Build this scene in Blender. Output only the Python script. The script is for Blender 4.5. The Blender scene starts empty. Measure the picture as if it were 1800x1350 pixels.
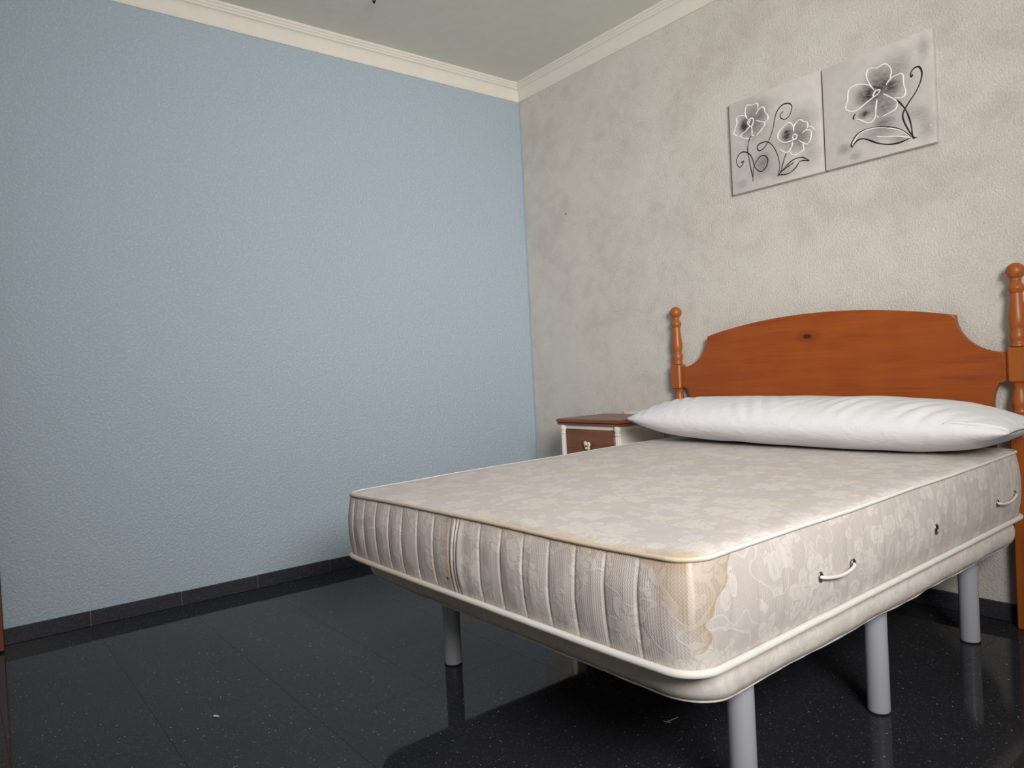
import bpy, bmesh, math, random
from mathutils import Vector, Matrix, noise as mnoise

# ---------------------------------------------------------------- camera, world, light, exposure
scene = bpy.context.scene
C = scene.collection
PI = math.pi

cam_data = bpy.data.cameras.new('camera')
cam_data.sensor_width = 36.0
cam_data.lens = 1256.76 / 1800 * 36.0
cam_data.clip_start = 0.02
camera = bpy.data.objects.new('camera', cam_data)
C.objects.link(camera)
right_v = Vector((0.62136896, 0.78184805, -0.05112964))
down_v = Vector((-0.01994364, -0.04945275, -0.99857733))
fwd_v = Vector((-0.78326424, 0.62150466, -0.01513551))
camera.matrix_world = Matrix((
    (right_v.x, -down_v.x, -fwd_v.x, 3.582),
    (right_v.y, -down_v.y, -fwd_v.y, -3.0143),
    (right_v.z, -down_v.z, -fwd_v.z, 1.0),
    (0, 0, 0, 1)))
scene.camera = camera

ROOM_X, ROOM_Y, ROOM_Z = 4.35, -4.1, 2.862
WIN_Y0, WIN_Y1, WIN_Z0, WIN_Z1 = -3.35, -1.95, 1.25, 2.65

world = bpy.data.worlds.new('world')
scene.world = world
world.use_nodes = True
bg = world.node_tree.nodes['Background']
bg.inputs['Color'].default_value = (0.75, 0.87, 1.0, 1)
bg.inputs['Strength'].default_value = 1.2

# daylight from a bright facade and sky across the street, entering through the window in the right wall
sky_light = bpy.data.lights.new('window_daylight', 'AREA')
sky_light.shape = 'RECTANGLE'
sky_light.size = 1.0
sky_light.size_y = 1.2
sky_light.energy = 59
sky_light.spread = math.radians(97)
sky_light.color = (1.0, 0.97, 0.935)
lamp = bpy.data.objects.new('window_daylight', sky_light)
C.objects.link(lamp)
lamp.location = (ROOM_X + 0.36, -2.82, 2.01)
lamp.rotation_euler = (Vector((0.15, -0.15, 1.45)) - Vector(lamp.location)).to_track_quat('-Z', 'Z').to_euler()

vs = scene.view_settings
vs.view_transform = 'Standard'
vs.look = 'None'
vs.gamma = 1.0
vs.use_curve_mapping = False
vs.exposure = 0.0

random.seed(7)

# ---------------------------------------------------------------- helpers
def lin(c):
    c /= 255.0
    return c / 12.92 if c <= 0.04045 else ((c + 0.055) / 1.055) ** 2.4

def S(r, g, b):
    return (lin(r), lin(g), lin(b), 1.0)

def obj(name, mesh, mat=None, parent=None, loc=None):
    o = bpy.data.objects.new(name, mesh)
    C.objects.link(o)
    if mat is not None and len(mesh.materials) == 0:
        mesh.materials.append(mat)
    if parent is not None:
        o.parent = parent
    if loc is not None:
        o.location = loc
    return o

def pydata(name, verts, faces, smooth=False):
    me = bpy.data.meshes.new(name)
    me.from_pydata([tuple(v) for v in verts], [], faces)
    me.update()
    bm = bmesh.new()
    bm.from_mesh(me)
    bmesh.ops.recalc_face_normals(bm, faces=bm.faces)
    bm.to_mesh(me)
    bm.free()
    if smooth:
        for p in me.polygons:
            p.use_smooth = True
    return me

def bm_mesh(name, bm, smooth_angle=None):
    bmesh.ops.recalc_face_normals(bm, faces=bm.faces)
    me = bpy.data.meshes.new(name)
    bm.to_mesh(me)
    bm.free()
    if smooth_angle is not None:
        for p in me.polygons:
            p.use_smooth = True
        try:
            me.set_sharp_from_angle(angle=math.radians(smooth_angle))
        except Exception:
            pass
    return me

def box_bm(bm, lo, hi, bevel=0.0, seg=1):
    lo = Vector(lo); hi = Vector(hi)
    r = bmesh.ops.create_cube(bm, size=1.0)
    vsx = r['verts']
    c = (lo + hi) / 2
    d = hi - lo
    for v in vsx:
        v.co = Vector((v.co.x * d.x, v.co.y * d.y, v.co.z * d.z)) + c
    if bevel > 0:
        es = list({e for v in vsx for e in v.link_edges})
        bmesh.ops.bevel(bm, geom=es, offset=bevel, segments=seg, affect='EDGES', profile=0.5)

def box(name, lo, hi, mat, parent=None, bevel=0.0, seg=1, loc=None):
    bm = bmesh.new()
    box_bm(bm, lo, hi, bevel, seg)
    return obj(name, bm_mesh(name, bm, 40 if bevel > 0 else None), mat, parent, loc)

def lathe(name, prof, mat, parent=None, loc=None, seg=28, cap=True):
    """prof: list of (radius, z) from bottom to top"""
    verts, faces = [], []
    for r, z in prof:
        for k in range(seg):
            a = 2 * PI * k / seg
            verts.append((r * math.cos(a), r * math.sin(a), z))
    for i in range(len(prof) - 1):
        for k in range(seg):
            a, b = i * seg + k, i * seg + (k + 1) % seg
            faces.append((a, b, b + seg, a + seg))
    if cap:
        faces.append(tuple(range(seg))[::-1])
        faces.append(tuple(range((len(prof) - 1) * seg, len(prof) * seg)))
    me = pydata(name, verts, faces, True)
    me.set_sharp_from_angle(angle=math.radians(50))
    return obj(name, me, mat, parent, loc)

def smooth_path(pts, n=6):
    """Catmull-Rom resampling of a point list"""
    pts = [Vector(p) for p in pts]
    if len(pts) < 3:
        return pts
    out = []
    for i in range(len(pts) - 1):
        p0 = pts[max(i - 1, 0)]; p1 = pts[i]; p2 = pts[i + 1]; p3 = pts[min(i + 2, len(pts) - 1)]
        for k in range(n):
            t = k / n
            out.append(0.5 * ((2 * p1) + (p2 - p0) * t + (2 * p0 - 5 * p1 + 4 * p2 - p3) * t * t
                              + (3 * p1 - p0 - 3 * p2 + p3) * t ** 3))
    out.append(pts[-1])
    return out

def tube_data(path, rad, seg=8, closed=False, up=Vector((0, 0, 1))):
    """rad: number or function of 0..1"""
    path = [Vector(p) for p in path]
    n = len(path)
    verts, faces = [], []
    for i, p in enumerate(path):
        a = path[(i - 1) % n] if (closed or i > 0) else path[0]
        b = path[(i + 1) % n] if (closed or i < n - 1) else path[-1]
        t = (b - a)
        t = t.normalized() if t.length > 1e-9 else Vector((1, 0, 0))
        s = t.cross(up)
        if s.length < 1e-4:
            s = t.cross(Vector((1, 0, 0)))
        s.normalize()
        w = s.cross(t)
        r = rad(i / max(1, n - 1)) if callable(rad) else rad
        for k in range(seg):
            an = 2 * PI * k / seg
            verts.append(p + s * math.cos(an) * r + w * math.sin(an) * r)
    m = n if closed else n - 1
    for i in range(m):
        j = (i + 1) % n
        for k in range(seg):
            l = (k + 1) % seg
            faces.append((i * seg + k, i * seg + l, j * seg + l, j * seg + k))
    if not closed:
        faces.append(tuple(range(seg)))
        faces.append(tuple(range((n - 1) * seg, n * seg)))
    return verts, faces

def tube(name, path, rad, mat, parent=None, seg=8, closed=False, up=Vector((0, 0, 1)), loc=None):
    v, f = tube_data(path, rad, seg, closed, up)
    return obj(name, pydata(name, v, f, True), mat, parent, loc)

def empty(name, loc, rz=0.0):
    o = bpy.data.objects.new(name, None)
    C.objects.link(o)
    o.empty_display_size = 0.1
    o.location = loc
    o.rotation_euler = (0, 0, rz)
    return o

def tag(o, label, cat, group=None):
    o['label'] = label
    o['category'] = cat
    if group:
        o['group'] = group
    return o

def struct(o, label=None):
    o['kind'] = 'structure'
    if label:
        o['label'] = label
    return o

# ---------------------------------------------------------------- node helpers
class G:
    def __init__(self, name, rough=0.6, spec=0.5):
        self.mat = bpy.data.materials.new(name)
        self.mat.use_nodes = True
        self.nt = self.mat.node_tree
        self.b = self.nt.nodes['Principled BSDF']
        self.b.inputs['Roughness'].default_value = rough
        self.b.inputs['Specular IOR Level'].default_value = spec

    def n(self, t, ins=None, **props):
        nd = self.nt.nodes.new(t)
        for k, v in props.items():
            setattr(nd, k, v)
        if ins:
            for k, v in ins.items():
                self.set(nd.inputs[k], v)
        return nd

    def set(self, sock, v):
        if isinstance(v, bpy.types.NodeSocket):
            self.nt.links.new(v, sock)
        elif v is not None:
            sock.default_value = v

    def m(self, op, a, b=None, c=None, clamp=False):
        nd = self.n('ShaderNodeMath', operation=op, use_clamp=clamp)
        for i, v in enumerate((a, b, c)):
            if v is not None:
                self.set(nd.inputs[i], v)
        return nd.outputs[0]

    def vm(self, op, a, b=None, scale=None):
        nd = self.n('ShaderNodeVectorMath', operation=op)
        self.set(nd.inputs[0], a)
        if b is not None:
            self.set(nd.inputs[1], b)
        if scale is not None:
            self.set(nd.inputs['Scale'], scale)
        return nd.outputs[1] if op in ('LENGTH', 'DISTANCE', 'DOT_PRODUCT') else nd.outputs[0]

    def mix(self, f, a, b, blend='MIX'):
        nd = self.n('ShaderNodeMix', data_type='RGBA', blend_type=blend)
        self.set(nd.inputs[0], f)
        self.set(nd.inputs[6], a)
        self.set(nd.inputs[7], b)
        return nd.outputs[2]

    def obj(self):
        return self.n('ShaderNodeTexCoord').outputs['Object']

    def pos(self):
        return self.n('ShaderNodeNewGeometry').outputs['Position']

    def uv(self):
        return self.n('ShaderNodeUVMap').outputs['UV']

    def sep(self, v):
        s = self.n('ShaderNodeSeparateXYZ', {0: v})
        return s.outputs[0], s.outputs[1], s.outputs[2]

    def comb(self, x, y, z=0.0):
        return self.n('ShaderNodeCombineXYZ', {0: x, 1: y, 2: z}).outputs[0]

    def scale(self, v, s):
        return self.vm('MULTIPLY', v, s)

    def noise(self, v, scale, detail=3.0, rough=0.5, dist=0.0, col=False):
        nd = self.n('ShaderNodeTexNoise', {'Vector': v, 'Scale': scale, 'Detail': detail,
                                           'Roughness': rough, 'Distortion': dist})
        return nd.outputs['Color'] if col else nd.outputs['Fac']

    def mr(self, v, a, b, c=0.0, d=1.0, smooth=True):
        nd = self.n('ShaderNodeMapRange', {'Value': v, 'From Min': a, 'From Max': b, 'To Min': c, 'To Max': d})
        nd.interpolation_type = 'SMOOTHSTEP' if smooth else 'LINEAR'
        return nd.outputs[0]

    def ramp(self, f, stops):
        nd = self.n('ShaderNodeValToRGB', {'Fac': f})
        e = nd.color_ramp.elements
        while len(e) > 1:
            e.remove(e[-1])
        e[0].position, e[0].color = stops[0]
        for p, c in stops[1:]:
            x = e.new(p)
            x.color = c
        return nd.outputs['Color']

    def fcurve(self, v, pts):
        nd = self.n('ShaderNodeFloatCurve', {'Value': v})
        cu = nd.mapping.curves[0]
        while len(cu.points) > 2:
            cu.points.remove(cu.points[1])
        cu.points[0].location = pts[0]
        cu.points[1].location = pts[-1]
        for p in pts[1:-1]:
            cu.points.new(*p)
        nd.mapping.update()
        return nd.outputs[0]

    def bump(self, h, strength=0.3, dist=0.002, normal=None):
        nd = self.n('ShaderNodeBump', {'Height': h, 'Strength': strength, 'Distance': dist})
        if normal is not None:
            self.set(nd.inputs['Normal'], normal)
        return nd.outputs[0]

    def out(self, color=None, rough=None, normal=None, **kw):
        if color is not None:
            self.set(self.b.inputs['Base Color'], color)
        if rough is not None:
            self.set(self.b.inputs['Roughness'], rough)
        if normal is not None:
            self.set(self.b.inputs['Normal'], normal)
        for k, v in kw.items():
            self.set(self.b.inputs[k.replace('_', ' ')], v)
        return self.mat

def plain(name, col, rough=0.5, spec=0.5, bump=None, **kw):
    g = G(name, rough, spec)
    p = g.obj()
    v = g.noise(p, 14.0, 4.0)
    c = g.mix(0.35, col, g.mix(v, tuple(x * 0.82 for x in col[:3]) + (1,), tuple(min(1, x * 1.12) for x in col[:3]) + (1,)))
    nrm = g.bump(g.noise(p, bump[0], 3.0), bump[1], bump[2]) if bump else None
    return g.out(c, None, nrm, **kw)

# ---------------------------------------------------------------- surface materials
def mat_blue_wall():
    g = G('blue_textured_paint', 0.75, 0.25)
    p = g.obj()
    big = g.noise(p, 1.3, 3.0)
    c = g.mix(big, S(163, 178, 190), S(169, 184, 196))
    h = g.noise(p, 95.0, 3.0, 0.55)
    h2 = g.noise(p, 34.0, 2.0)
    c = g.mix(g.mr(h, 0.35, 0.7), c, g.mix(0.5, c, S(186, 199, 209)))
    hh = g.m('ADD', g.mr(h, 0.35, 0.68), g.m('MULTIPLY', h2, 0.5))
    return g.out(c, None, g.bump(hh, 0.8, 0.0026))

def mat_grey_wall():
    g = G('mottled_grey_plaster', 0.7, 0.3)
    p = g.obj()
    x, y, z = g.sep(p)
    a = g.noise(p, 2.6, 6.0, 0.62, 0.6)
    b = g.noise(p, 11.0, 5.0, 0.6, 0.4)
    f = g.mr(g.m('ADD', g.m('MULTIPLY', a, 0.65), g.m('MULTIPLY', b, 0.4)), 0.36, 0.68)
    c = g.ramp(f, [(0.0, S(203, 196, 188)), (0.45, S(213, 207, 199)), (1.0, S(219, 214, 206))])
    fine = g.noise(p, 135.0, 4.0, 0.65)
    c = g.mix(g.mr(fine, 0.5, 0.72, 0.0, 0.45), c, S(176, 171, 162))
    # the ragged line where the blue paint laps round the corner
    edge = g.m('SUBTRACT', x, g.m('MULTIPLY', g.noise(p, 14.0, 4.0), 0.035))
    c = g.mix(g.mr(edge, -0.002, 0.006, 1.0, 0.0), c, S(186, 198, 206))
    h = g.m('ADD', g.mr(fine, 0.35, 0.7), g.m('MULTIPLY', g.noise(p, 70.0, 4.0, 0.6), 0.5))
    return g.out(c, None, g.bump(h, 0.75, 0.0021))

def mat_terrazzo(name, dark, bright, rough, flecks=1.0):
    g = G(name, rough, 0.17)
    p = g.pos()
    rnd = g.n('ShaderNodeObjectInfo').outputs['Random']
    base = g.mix(g.noise(p, 60.0, 4.0, 0.7), dark, bright)
    base = g.mix(g.m('MULTIPLY', rnd, 0.4), base, bright)
    def dots(scale, keep, size, seed):
        vv = g.vm('ADD', p, (seed, seed * 1.7, seed * 0.3))
        v = g.n('ShaderNodeTexVoronoi', {'Vector': vv, 'Scale': scale})
        d = g.mr(v.outputs['Distance'], size * 0.6, size, 1.0, 0.0)
        s = g.sep(v.outputs['Color'])[0]
        return g.m('MULTIPLY', d, g.m('GREATER_THAN', s, keep))
    c = g.mix(g.m('MULTIPLY', dots(150.0, 0.55, 0.30, 0.0), 0.22 * flecks), base, S(160, 162, 165))
    c = g.mix(g.m('MULTIPLY', dots(85.0, 0.90, 0.22, 3.1), 0.6 * flecks), c, S(190, 190, 188))
    c = g.mix(g.m('MULTIPLY', dots(30.0, 0.92, 0.085, 6.3), 0.75 * flecks), c, S(205, 203, 198))
    # dull scuffs
    sc = g.mr(g.noise(p, 3.2, 5.0, 0.65, 0.8), 0.5, 0.75)
    r = g.m('ADD', rough, g.m('MULTIPLY', sc, 0.05))
    return g.out(c, r)

def jacquard(g, v, base, light, weave=1.0):
    """woven damask cloth: flowers, leaves and tendrils on a zigzag ground; v in metres.
    returns colour, height"""
    x, y, z = g.sep(v)
    flat = g.comb(x, y, 0.0)
    warp = g.vm('SUBTRACT', g.noise(flat, 34.0, 3.0, 0.7, 0.0, True), (0.5, 0.5, 0.5))
    wv = g.vm('ADD', flat, g.vm('SCALE', warp, None, 0.030))
    def blossoms(scale, rad, petals, off, keep):
        vv = g.vm('ADD', wv, (off, off * 0.7, 0.0))
        vo = g.n('ShaderNodeTexVoronoi', {'Vector': vv, 'Scale': scale, 'Randomness': 0.75})
        d = g.vm('SUBTRACT', vv, vo.outputs['Position'])
        dx, dy, dz = g.sep(d)
        rr, rg, rb = g.sep(vo.outputs['Color'])
        r = g.vm('LENGTH', g.comb(dx, dy, 0.0))
        th = g.m('ADD', g.m('ARCTAN2', dy, dx), g.m('MULTIPLY', rr, 6.28))
        lobe = g.m('ABSOLUTE', g.m('COSINE', g.m('MULTIPLY', th, petals / 2.0)))
        R = g.m('MULTIPLY', g.m('ADD', 0.45, g.m('MULTIPLY', lobe, 0.55)),
                g.m('MULTIPLY', rad, g.m('ADD', 0.75, g.m('MULTIPLY', rg, 0.5))))
        q = g.m('DIVIDE', r, R)
        fill = g.mr(q, 0.90, 1.02, 1.0, 0.0)
        line = g.mr(g.m('ABSOLUTE', g.m('SUBTRACT', q, 0.55)), 0.04, 0.10, 0.35, 1.0)
        veins = g.mr(lobe, 0.10, 0.30, 0.25, 1.0)
        return g.m('MULTIPLY', g.m('MULTIPLY', g.m('MULTIPLY', fill, line), veins), g.m('GREATER_THAN', rb, keep))
    f1 = blossoms(6.0, 0.058, 5.0, 0.0, 0.1)
    f2 = blossoms(12.0, 0.018, 3.0, 2.3, 0.45)
    f3 = blossoms(9.0, 0.036, 2.0, 5.1, 0.5)
    nn = g.noise(flat, 9.0, 1.0, 0.4, 0.6)
    ten = g.mr(g.m('ABSOLUTE', g.m('SUBTRACT', nn, 0.5)), 0.008, 0.016, 0.75, 0.0)
    flo = g.m('MAXIMUM', g.m('MAXIMUM', f1, f2), g.m('MAXIMUM', f3, ten))
    # zigzag ground weave
    tri = g.m('PINGPONG', g.m('MULTIPLY', y, 130.0), 0.5)
    zz = g.m('SINE', g.m('MULTIPLY', g.m('ADD', g.m('MULTIPLY', x, 170.0), tri), 6.2832))
    zz = g.m('MULTIPLY', zz, g.m('SUBTRACT', 1.0, flo))
    worn = g.noise(flat, 2.2, 4.0, 0.6)
    c0 = g.mix(worn, base, tuple(min(1, k * 1.1) for k in base[:3]) + (1,))
    c = g.mix(g.m('MULTIPLY', flo, 0.7), c0, light)
    c = g.mix(g.mr(zz, -1.0, 1.0, 0.0, 0.24 * weave, False), c, tuple(k * 0.45 for k in base[:3]) + (1,))
    h = g.m('ADD', g.m('MULTIPLY', flo, 0.6), g.m('MULTIPLY', zz, 0.25 * weave))
    return c, h

FAB = S(198, 189, 184)
FLOW = S(221, 214, 207)
STAIN = S(206, 184, 146)
STAIN_EDGE = S(176, 140, 90)

def mat_mattress_top():
    g = G('damask_mattress_top', 0.62, 0.3)
    p = g.obj()
    x, y, z = g.sep(p)
    c, h = jacquard(g, p, S(210, 200, 196), S(236, 229, 224))
    # faded pastel tints woven across the top
    t = g.noise(p, 3.5, 2.0, 0.5, 0.5, True)
    tint = g.ramp(g.sep(t)[0], [(0.35, S(214, 206, 204)), (0.48, S(212, 214, 206)), (0.56, S(226, 214, 192)), (0.68, S(206, 214, 216))])
    c = g.mix(0.30, c, tint, 'MULTIPLY')
    c = g.mix(0.10, c, S(255, 255, 255))
    # damp stain at the foot corner, yellowing along the foot edge
    n1 = g.noise(p, 18.0, 4.0)
    dc = g.m('ADD', g.vm('LENGTH', g.comb(g.m('SUBTRACT', x, 0.71), g.m('MULTIPLY', y, 1.6), 0.0)), g.m('MULTIPLY', g.m('SUBTRACT', n1, 0.5), 0.10))
    c = g.mix(g.mr(dc, 0.05, 0.13, 0.55, 0.0), c, STAIN, 'MULTIPLY')
    along = g.m('MULTIPLY', g.mr(g.m('ADD', y, g.m('MULTIPLY', n1, 0.03)), 0.018, 0.05, 0.5, 0.0), g.mr(x, -0.3, 0.3))
    c = g.mix(along, c, S(222, 204, 176), 'MULTIPLY')
    return g.out(c, None, g.bump(h, 0.35, 0.0012))

def mat_mattress_border():
    g = G('damask_mattress_border', 0.62, 0.3)
    u, v, w = g.sep(g.uv())          # u: metres along the border from the stained corner, v: metres up
    p = g.comb(u, v, 0.0)
    c, h = jacquard(g, p, FAB, FLOW)
    n1 = g.m('SUBTRACT', g.noise(p, 30.0, 5.0, 0.6), 0.5)
    n2 = g.m('SUBTRACT', g.noise(p, 9.0, 3.0, 0.6), 0.5)
    vv = g.m('DIVIDE', v, 0.23)
    wr = g.m('MULTIPLY', g.fcurve(vv, [(0, 0.0), (0.18, 0.0), (0.22, 0.14), (0.36, 0.22), (0.44, 0.15), (0.52, 0.24), (0.62, 0.27), (0.75, 0.55), (0.9, 0.66), (1.0, 0.95)]), 0.15)
    wl = g.m('MULTIPLY', g.fcurve(vv, [(0, 0.0), (0.3, 0.0), (0.45, 0.14), (0.55, 0.26), (0.72, 0.42), (0.88, 0.55), (1.0, 0.9)]), 0.15)
    dr = g.m('ADD', g.m('SUBTRACT', wr, u), g.m('MULTIPLY', n1, 0.022))
    dl = g.m('ADD', g.m('ADD', wl, u), g.m('MULTIPLY', n2, 0.05))
    mr_ = g.mr(dr, 0.0, 0.004)
    ml_ = g.mr(dl, -0.02, 0.03)
    live = g.m('GREATER_THAN', vv, 0.2)
    mask = g.m('MULTIPLY', g.m('MULTIPLY', mr_, ml_), live)
    c = g.mix(g.m('MULTIPLY', mask, 0.6), c, S(216, 199, 172), 'MULTIPLY')
    ring = g.m('MULTIPLY', g.m('MULTIPLY', g.mr(g.m('ABSOLUTE', g.m('SUBTRACT', dr, 0.004)), 0.001, 0.006, 1.0, 0.0), g.mr(dl, -0.01, 0.01)), live)
    c = g.mix(g.m('MULTIPLY', ring, 0.35), c, STAIN_EDGE)
    c = g.mix(g.m('MULTIPLY', g.mr(g.m('ABSOLUTE', g.m('SUBTRACT', u, g.m('MULTIPLY', n2, 0.02))), 0.002, 0.007, 0.4, 0.0), g.mr(vv, 0.3, 0.6)), c, S(228, 221, 212))
    # yellowed strip under the top piping along the foot, dirty streak by the seam
    foot = g.m('MULTIPLY', g.mr(u, -1.4, -0.02, 0.25, 1.0), g.m('LESS_THAN', u, 0.0))
    c = g.mix(g.m('MULTIPLY', g.m('MULTIPLY', g.mr(g.m('ADD', vv, g.m('MULTIPLY', n2, 0.3)), 0.84, 1.0, 0.0, 0.8), foot), 0.7), c, S(220, 198, 166), 'MULTIPLY')
    streak = g.mr(g.m('ABSOLUTE', g.m('ADD', g.m('ADD', u, 0.768), g.m('MULTIPLY', n2, 0.02))), 0.006, 0.03, 0.5, 0.0)
    c = g.mix(streak, c, S(205, 178, 148), 'MULTIPLY')
    spot = g.vm('LENGTH', g.comb(g.m('ADD', u, 0.775), g.m('SUBTRACT', v, 0.05), 0.0))
    c = g.mix(g.mr(spot, 0.003, 0.006, 1.0, 0.0), c, S(70, 48, 38))
    return g.out(c, None, g.bump(h, 0.45, 0.0014))

def mat_wood(name, a, b, d, rough=0.32, axis=0, knot=None, scale=1.0):
    g = G(name, rough, 0.45)
    p = g.obj()
    st = [26.0 * scale] * 3
    st[axis] = 1.6 * scale
    q = g.scale(p, tuple(st))
    n = g.noise(q, 1.0, 4.0, 0.6, 0.9)
    fine = g.noise(g.scale(p, tuple(k * 7 if i != axis else k * 3 for i, k in enumerate(st))), 1.0, 2.0)
    cath = g.m('SINE', g.m('MULTIPLY', g.noise(g.scale(p, tuple(k * 0.28 for k in st)), 1.0, 2.0, 0.4, 0.3), 60.0))
    f = g.m('ADD', g.m('MULTIPLY', n, 0.75), g.m('MULTIPLY', cath, 0.045))
    c = g.ramp(g.mr(f, 0.10, 0.64, 0, 1, False), [(0.0, d), (0.35, b), (1.0, a)])
    c = g.mix(g.mr(fine, 0.5, 0.75, 0.0, 0.4), c, d)
    blot = g.noise(p, 5.0, 2.0)
    c = g.mix(g.mr(blot, 0.35, 0.7, 0.0, 0.45), c, a)
    if knot:
        k = g.vm('SUBTRACT', p, knot)
        k = g.vm('MULTIPLY', k, (0.62, 0.2, 1.25))
        dd = g.vm('LENGTH', k)
        dd = g.m('ADD', dd, g.m('MULTIPLY', g.m('SUBTRACT', g.noise(p, 60.0, 2.0), 0.5), 0.010))
        c = g.mix(g.mr(dd, 0.010, 0.055, 0.55, 0.0), c, d)
        c = g.mix(g.mr(dd, 0.009, 0.015, 0.92, 0.0), c, S(64, 28, 12))
    return g.out(c, None, g.bump(fine, 0.08, 0.0006), Coat_Weight=0.10, Coat_Roughness=0.3)

M_BLUE = mat_blue_wall()
M_GREY = mat_grey_wall()
M_FLOOR = mat_terrazzo('black_terrazzo', S(35, 36, 40), S(52, 53, 57), 0.05)
M_SKIRT = mat_terrazzo('black_terrazzo_skirting', S(36, 37, 41), S(62, 63, 69), 0.3, 0.8)
M_GROUT = plain('dark_grout', S(40, 40, 42), 0.9, 0.2)
M_MORTAR = plain('pale_mortar', S(150, 146, 138), 0.9, 0.2)
M_CEIL = plain('ceiling_paint', S(226, 225, 214), 0.85, 0.2)
M_CORNICE = plain('plaster_cornice', S(226, 221, 211), 0.6, 0.3)
M_PLAIN_WALL = plain('cream_wall_paint', S(232, 229, 222), 0.8, 0.2)
M_TOP = mat_mattress_top()
M_BORDER = mat_mattress_border()

# ================================================================ the room shell
TILE = 0.366
floor = struct(box('floor', (-0.2, ROOM_Y - 0.2, -0.06), (ROOM_X + 0.2, 0.2, -0.0006), M_GROUT))
tile_bm = bmesh.new()
hw = TILE / 2 - 0.0003
box_bm(tile_bm, (-hw, -hw, -0.012), (hw, hw, 0.0))
bmesh.ops.bevel(tile_bm, geom=[e for e in tile_bm.edges if all(v.co.z > -0.001 for v in e.verts)],
                offset=0.0003, segments=1, affect='EDGES')
tile_me = bm_mesh('floor_tile', tile_bm)
tile_me.materials.append(M_FLOOR)
x = 2.672 - 8 * TILE + TILE / 2
while x < ROOM_X + TILE / 2:
    y = -1.825 + 5 * TILE - TILE / 2
    while y > ROOM_Y - TILE / 2:
        obj('floor_tile', tile_me, None, floor, (x, y, 0.0))
        y -= TILE
    x += TILE

struct(box('wall_left', (-0.2, ROOM_Y - 0.2, -0.06), (0.0, 0.2, ROOM_Z + 0.1), M_BLUE))
struct(box('wall_back', (0.0, 0.0, -0.06), (ROOM_X + 0.2, 0.2, ROOM_Z + 0.1), M_GREY))
struct(box('wall_front', (0.0, ROOM_Y - 0.2, -0.06), (ROOM_X + 0.2, ROOM_Y, ROOM_Z + 0.1), M_PLAIN_WALL))
struct(box('ceiling', (-0.2, ROOM_Y - 0.2, ROOM_Z), (ROOM_X + 0.2, 0.2, ROOM_Z + 0.1), M_CEIL))

# right wall with the window opening behind the camera
bm = bmesh.new()
X0, X1 = ROOM_X, ROOM_X + 0.14
box_bm(bm, (X0, WIN_Y1, -0.06), (X1, 0.0, ROOM_Z))
box_bm(bm, (X0, ROOM_Y, -0.06), (X1, WIN_Y0, ROOM_Z))
box_bm(bm, (X0, WIN_Y0, -0.06), (X1, WIN_Y1, WIN_Z0))
box_bm(bm, (X0, WIN_Y0, WIN_Z1), (X1, WIN_Y1, ROOM_Z))
struct(obj('wall_right', bm_mesh('wall_right', bm), M_PLAIN_WALL))

M_WINFRAME = plain('white_window_paint', S(228, 226, 220), 0.4)
win = struct(empty('window_1', (ROOM_X + 0.06, (WIN_Y0 + WIN_Y1) / 2, WIN_Z0)))
hwid, hhei = (WIN_Y1 - WIN_Y0) / 2, WIN_Z1 - WIN_Z0
bm = bmesh.new()
box_bm(bm, (-0.03, -hwid, 0), (0.03, -hwid + 0.05, hhei), 0.004)
box_bm(bm, (-0.03, hwid - 0.05, 0), (0.03, hwid, hhei), 0.004)
box_bm(bm, (-0.03, -hwid + 0.05, 0), (0.03, hwid - 0.05, 0.05), 0.004)
box_bm(bm, (-0.03, -hwid + 0.05, hhei - 0.05), (0.03, hwid - 0.05, hhei), 0.004)
obj('window_frame', bm_mesh('window_frame', bm), M_WINFRAME, win)
box('window_sill', (-0.10, -hwid - 0.03, -0.03), (0.03, hwid + 0.03, 0.0), M_WINFRAME, win, 0.004)

# skirting of terrazzo strips
def skirting(name, start, direction, length, joints, height=0.066, thick=0.012):
    """direction: unit vector along the wall; the strip stands to its left side"""
    d = Vector(direction)
    nrm = Vector((-d.y, d.x, 0)) * -1
    root = empty(name, start)
    struct(root)
    a = 0.0
    ends = sorted(joints) + [length]
    ang = math.atan2(d.y, d.x)
    root.rotation_euler = (0, 0, ang)
    for j, e in enumerate(ends):
        dz = (random.random() - 0.5) * 0.003
        box('skirting_tile', (a + 0.001, -thick, 0.0005), (e - 0.001, 0.0, height + dz), M_SKIRT, root, 0.0015)
        a = e
    bm = bmesh.new()
    box_bm(bm, (0, -thick * 0.62, 0.0), (length, -0.0005, height - 0.004))
    obj('mortar', bm_mesh('mortar', bm), M_MORTAR, root)
    return root

# along the blue wall, running from the door end to the corner
jl = [-2.567 + 4.1, -2.199 + 4.1, -1.847 + 4.1, -1.467 + 4.1, -1.10 + 4.1, -0.734 + 4.1, -0.367 + 4.1]
jl = [1.533 - 0.367 * k for k in (4, 3, 2, 1)] + jl
sk = skirting('baseboard_left', (0.0, ROOM_Y, 0.0), (0, 1, 0), 4.1 - 0.0135, [j for j in jl if j > 0.05])
jb = [2.4846 + 0.366 * k for k in range(-6, 6)]
sk2 = skirting('baseboard_back', (0.0, 0.0, 0.0), (1, 0, 0), ROOM_X, [j for j in jb if 0.05 < j < ROOM_X - 0.02])

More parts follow.
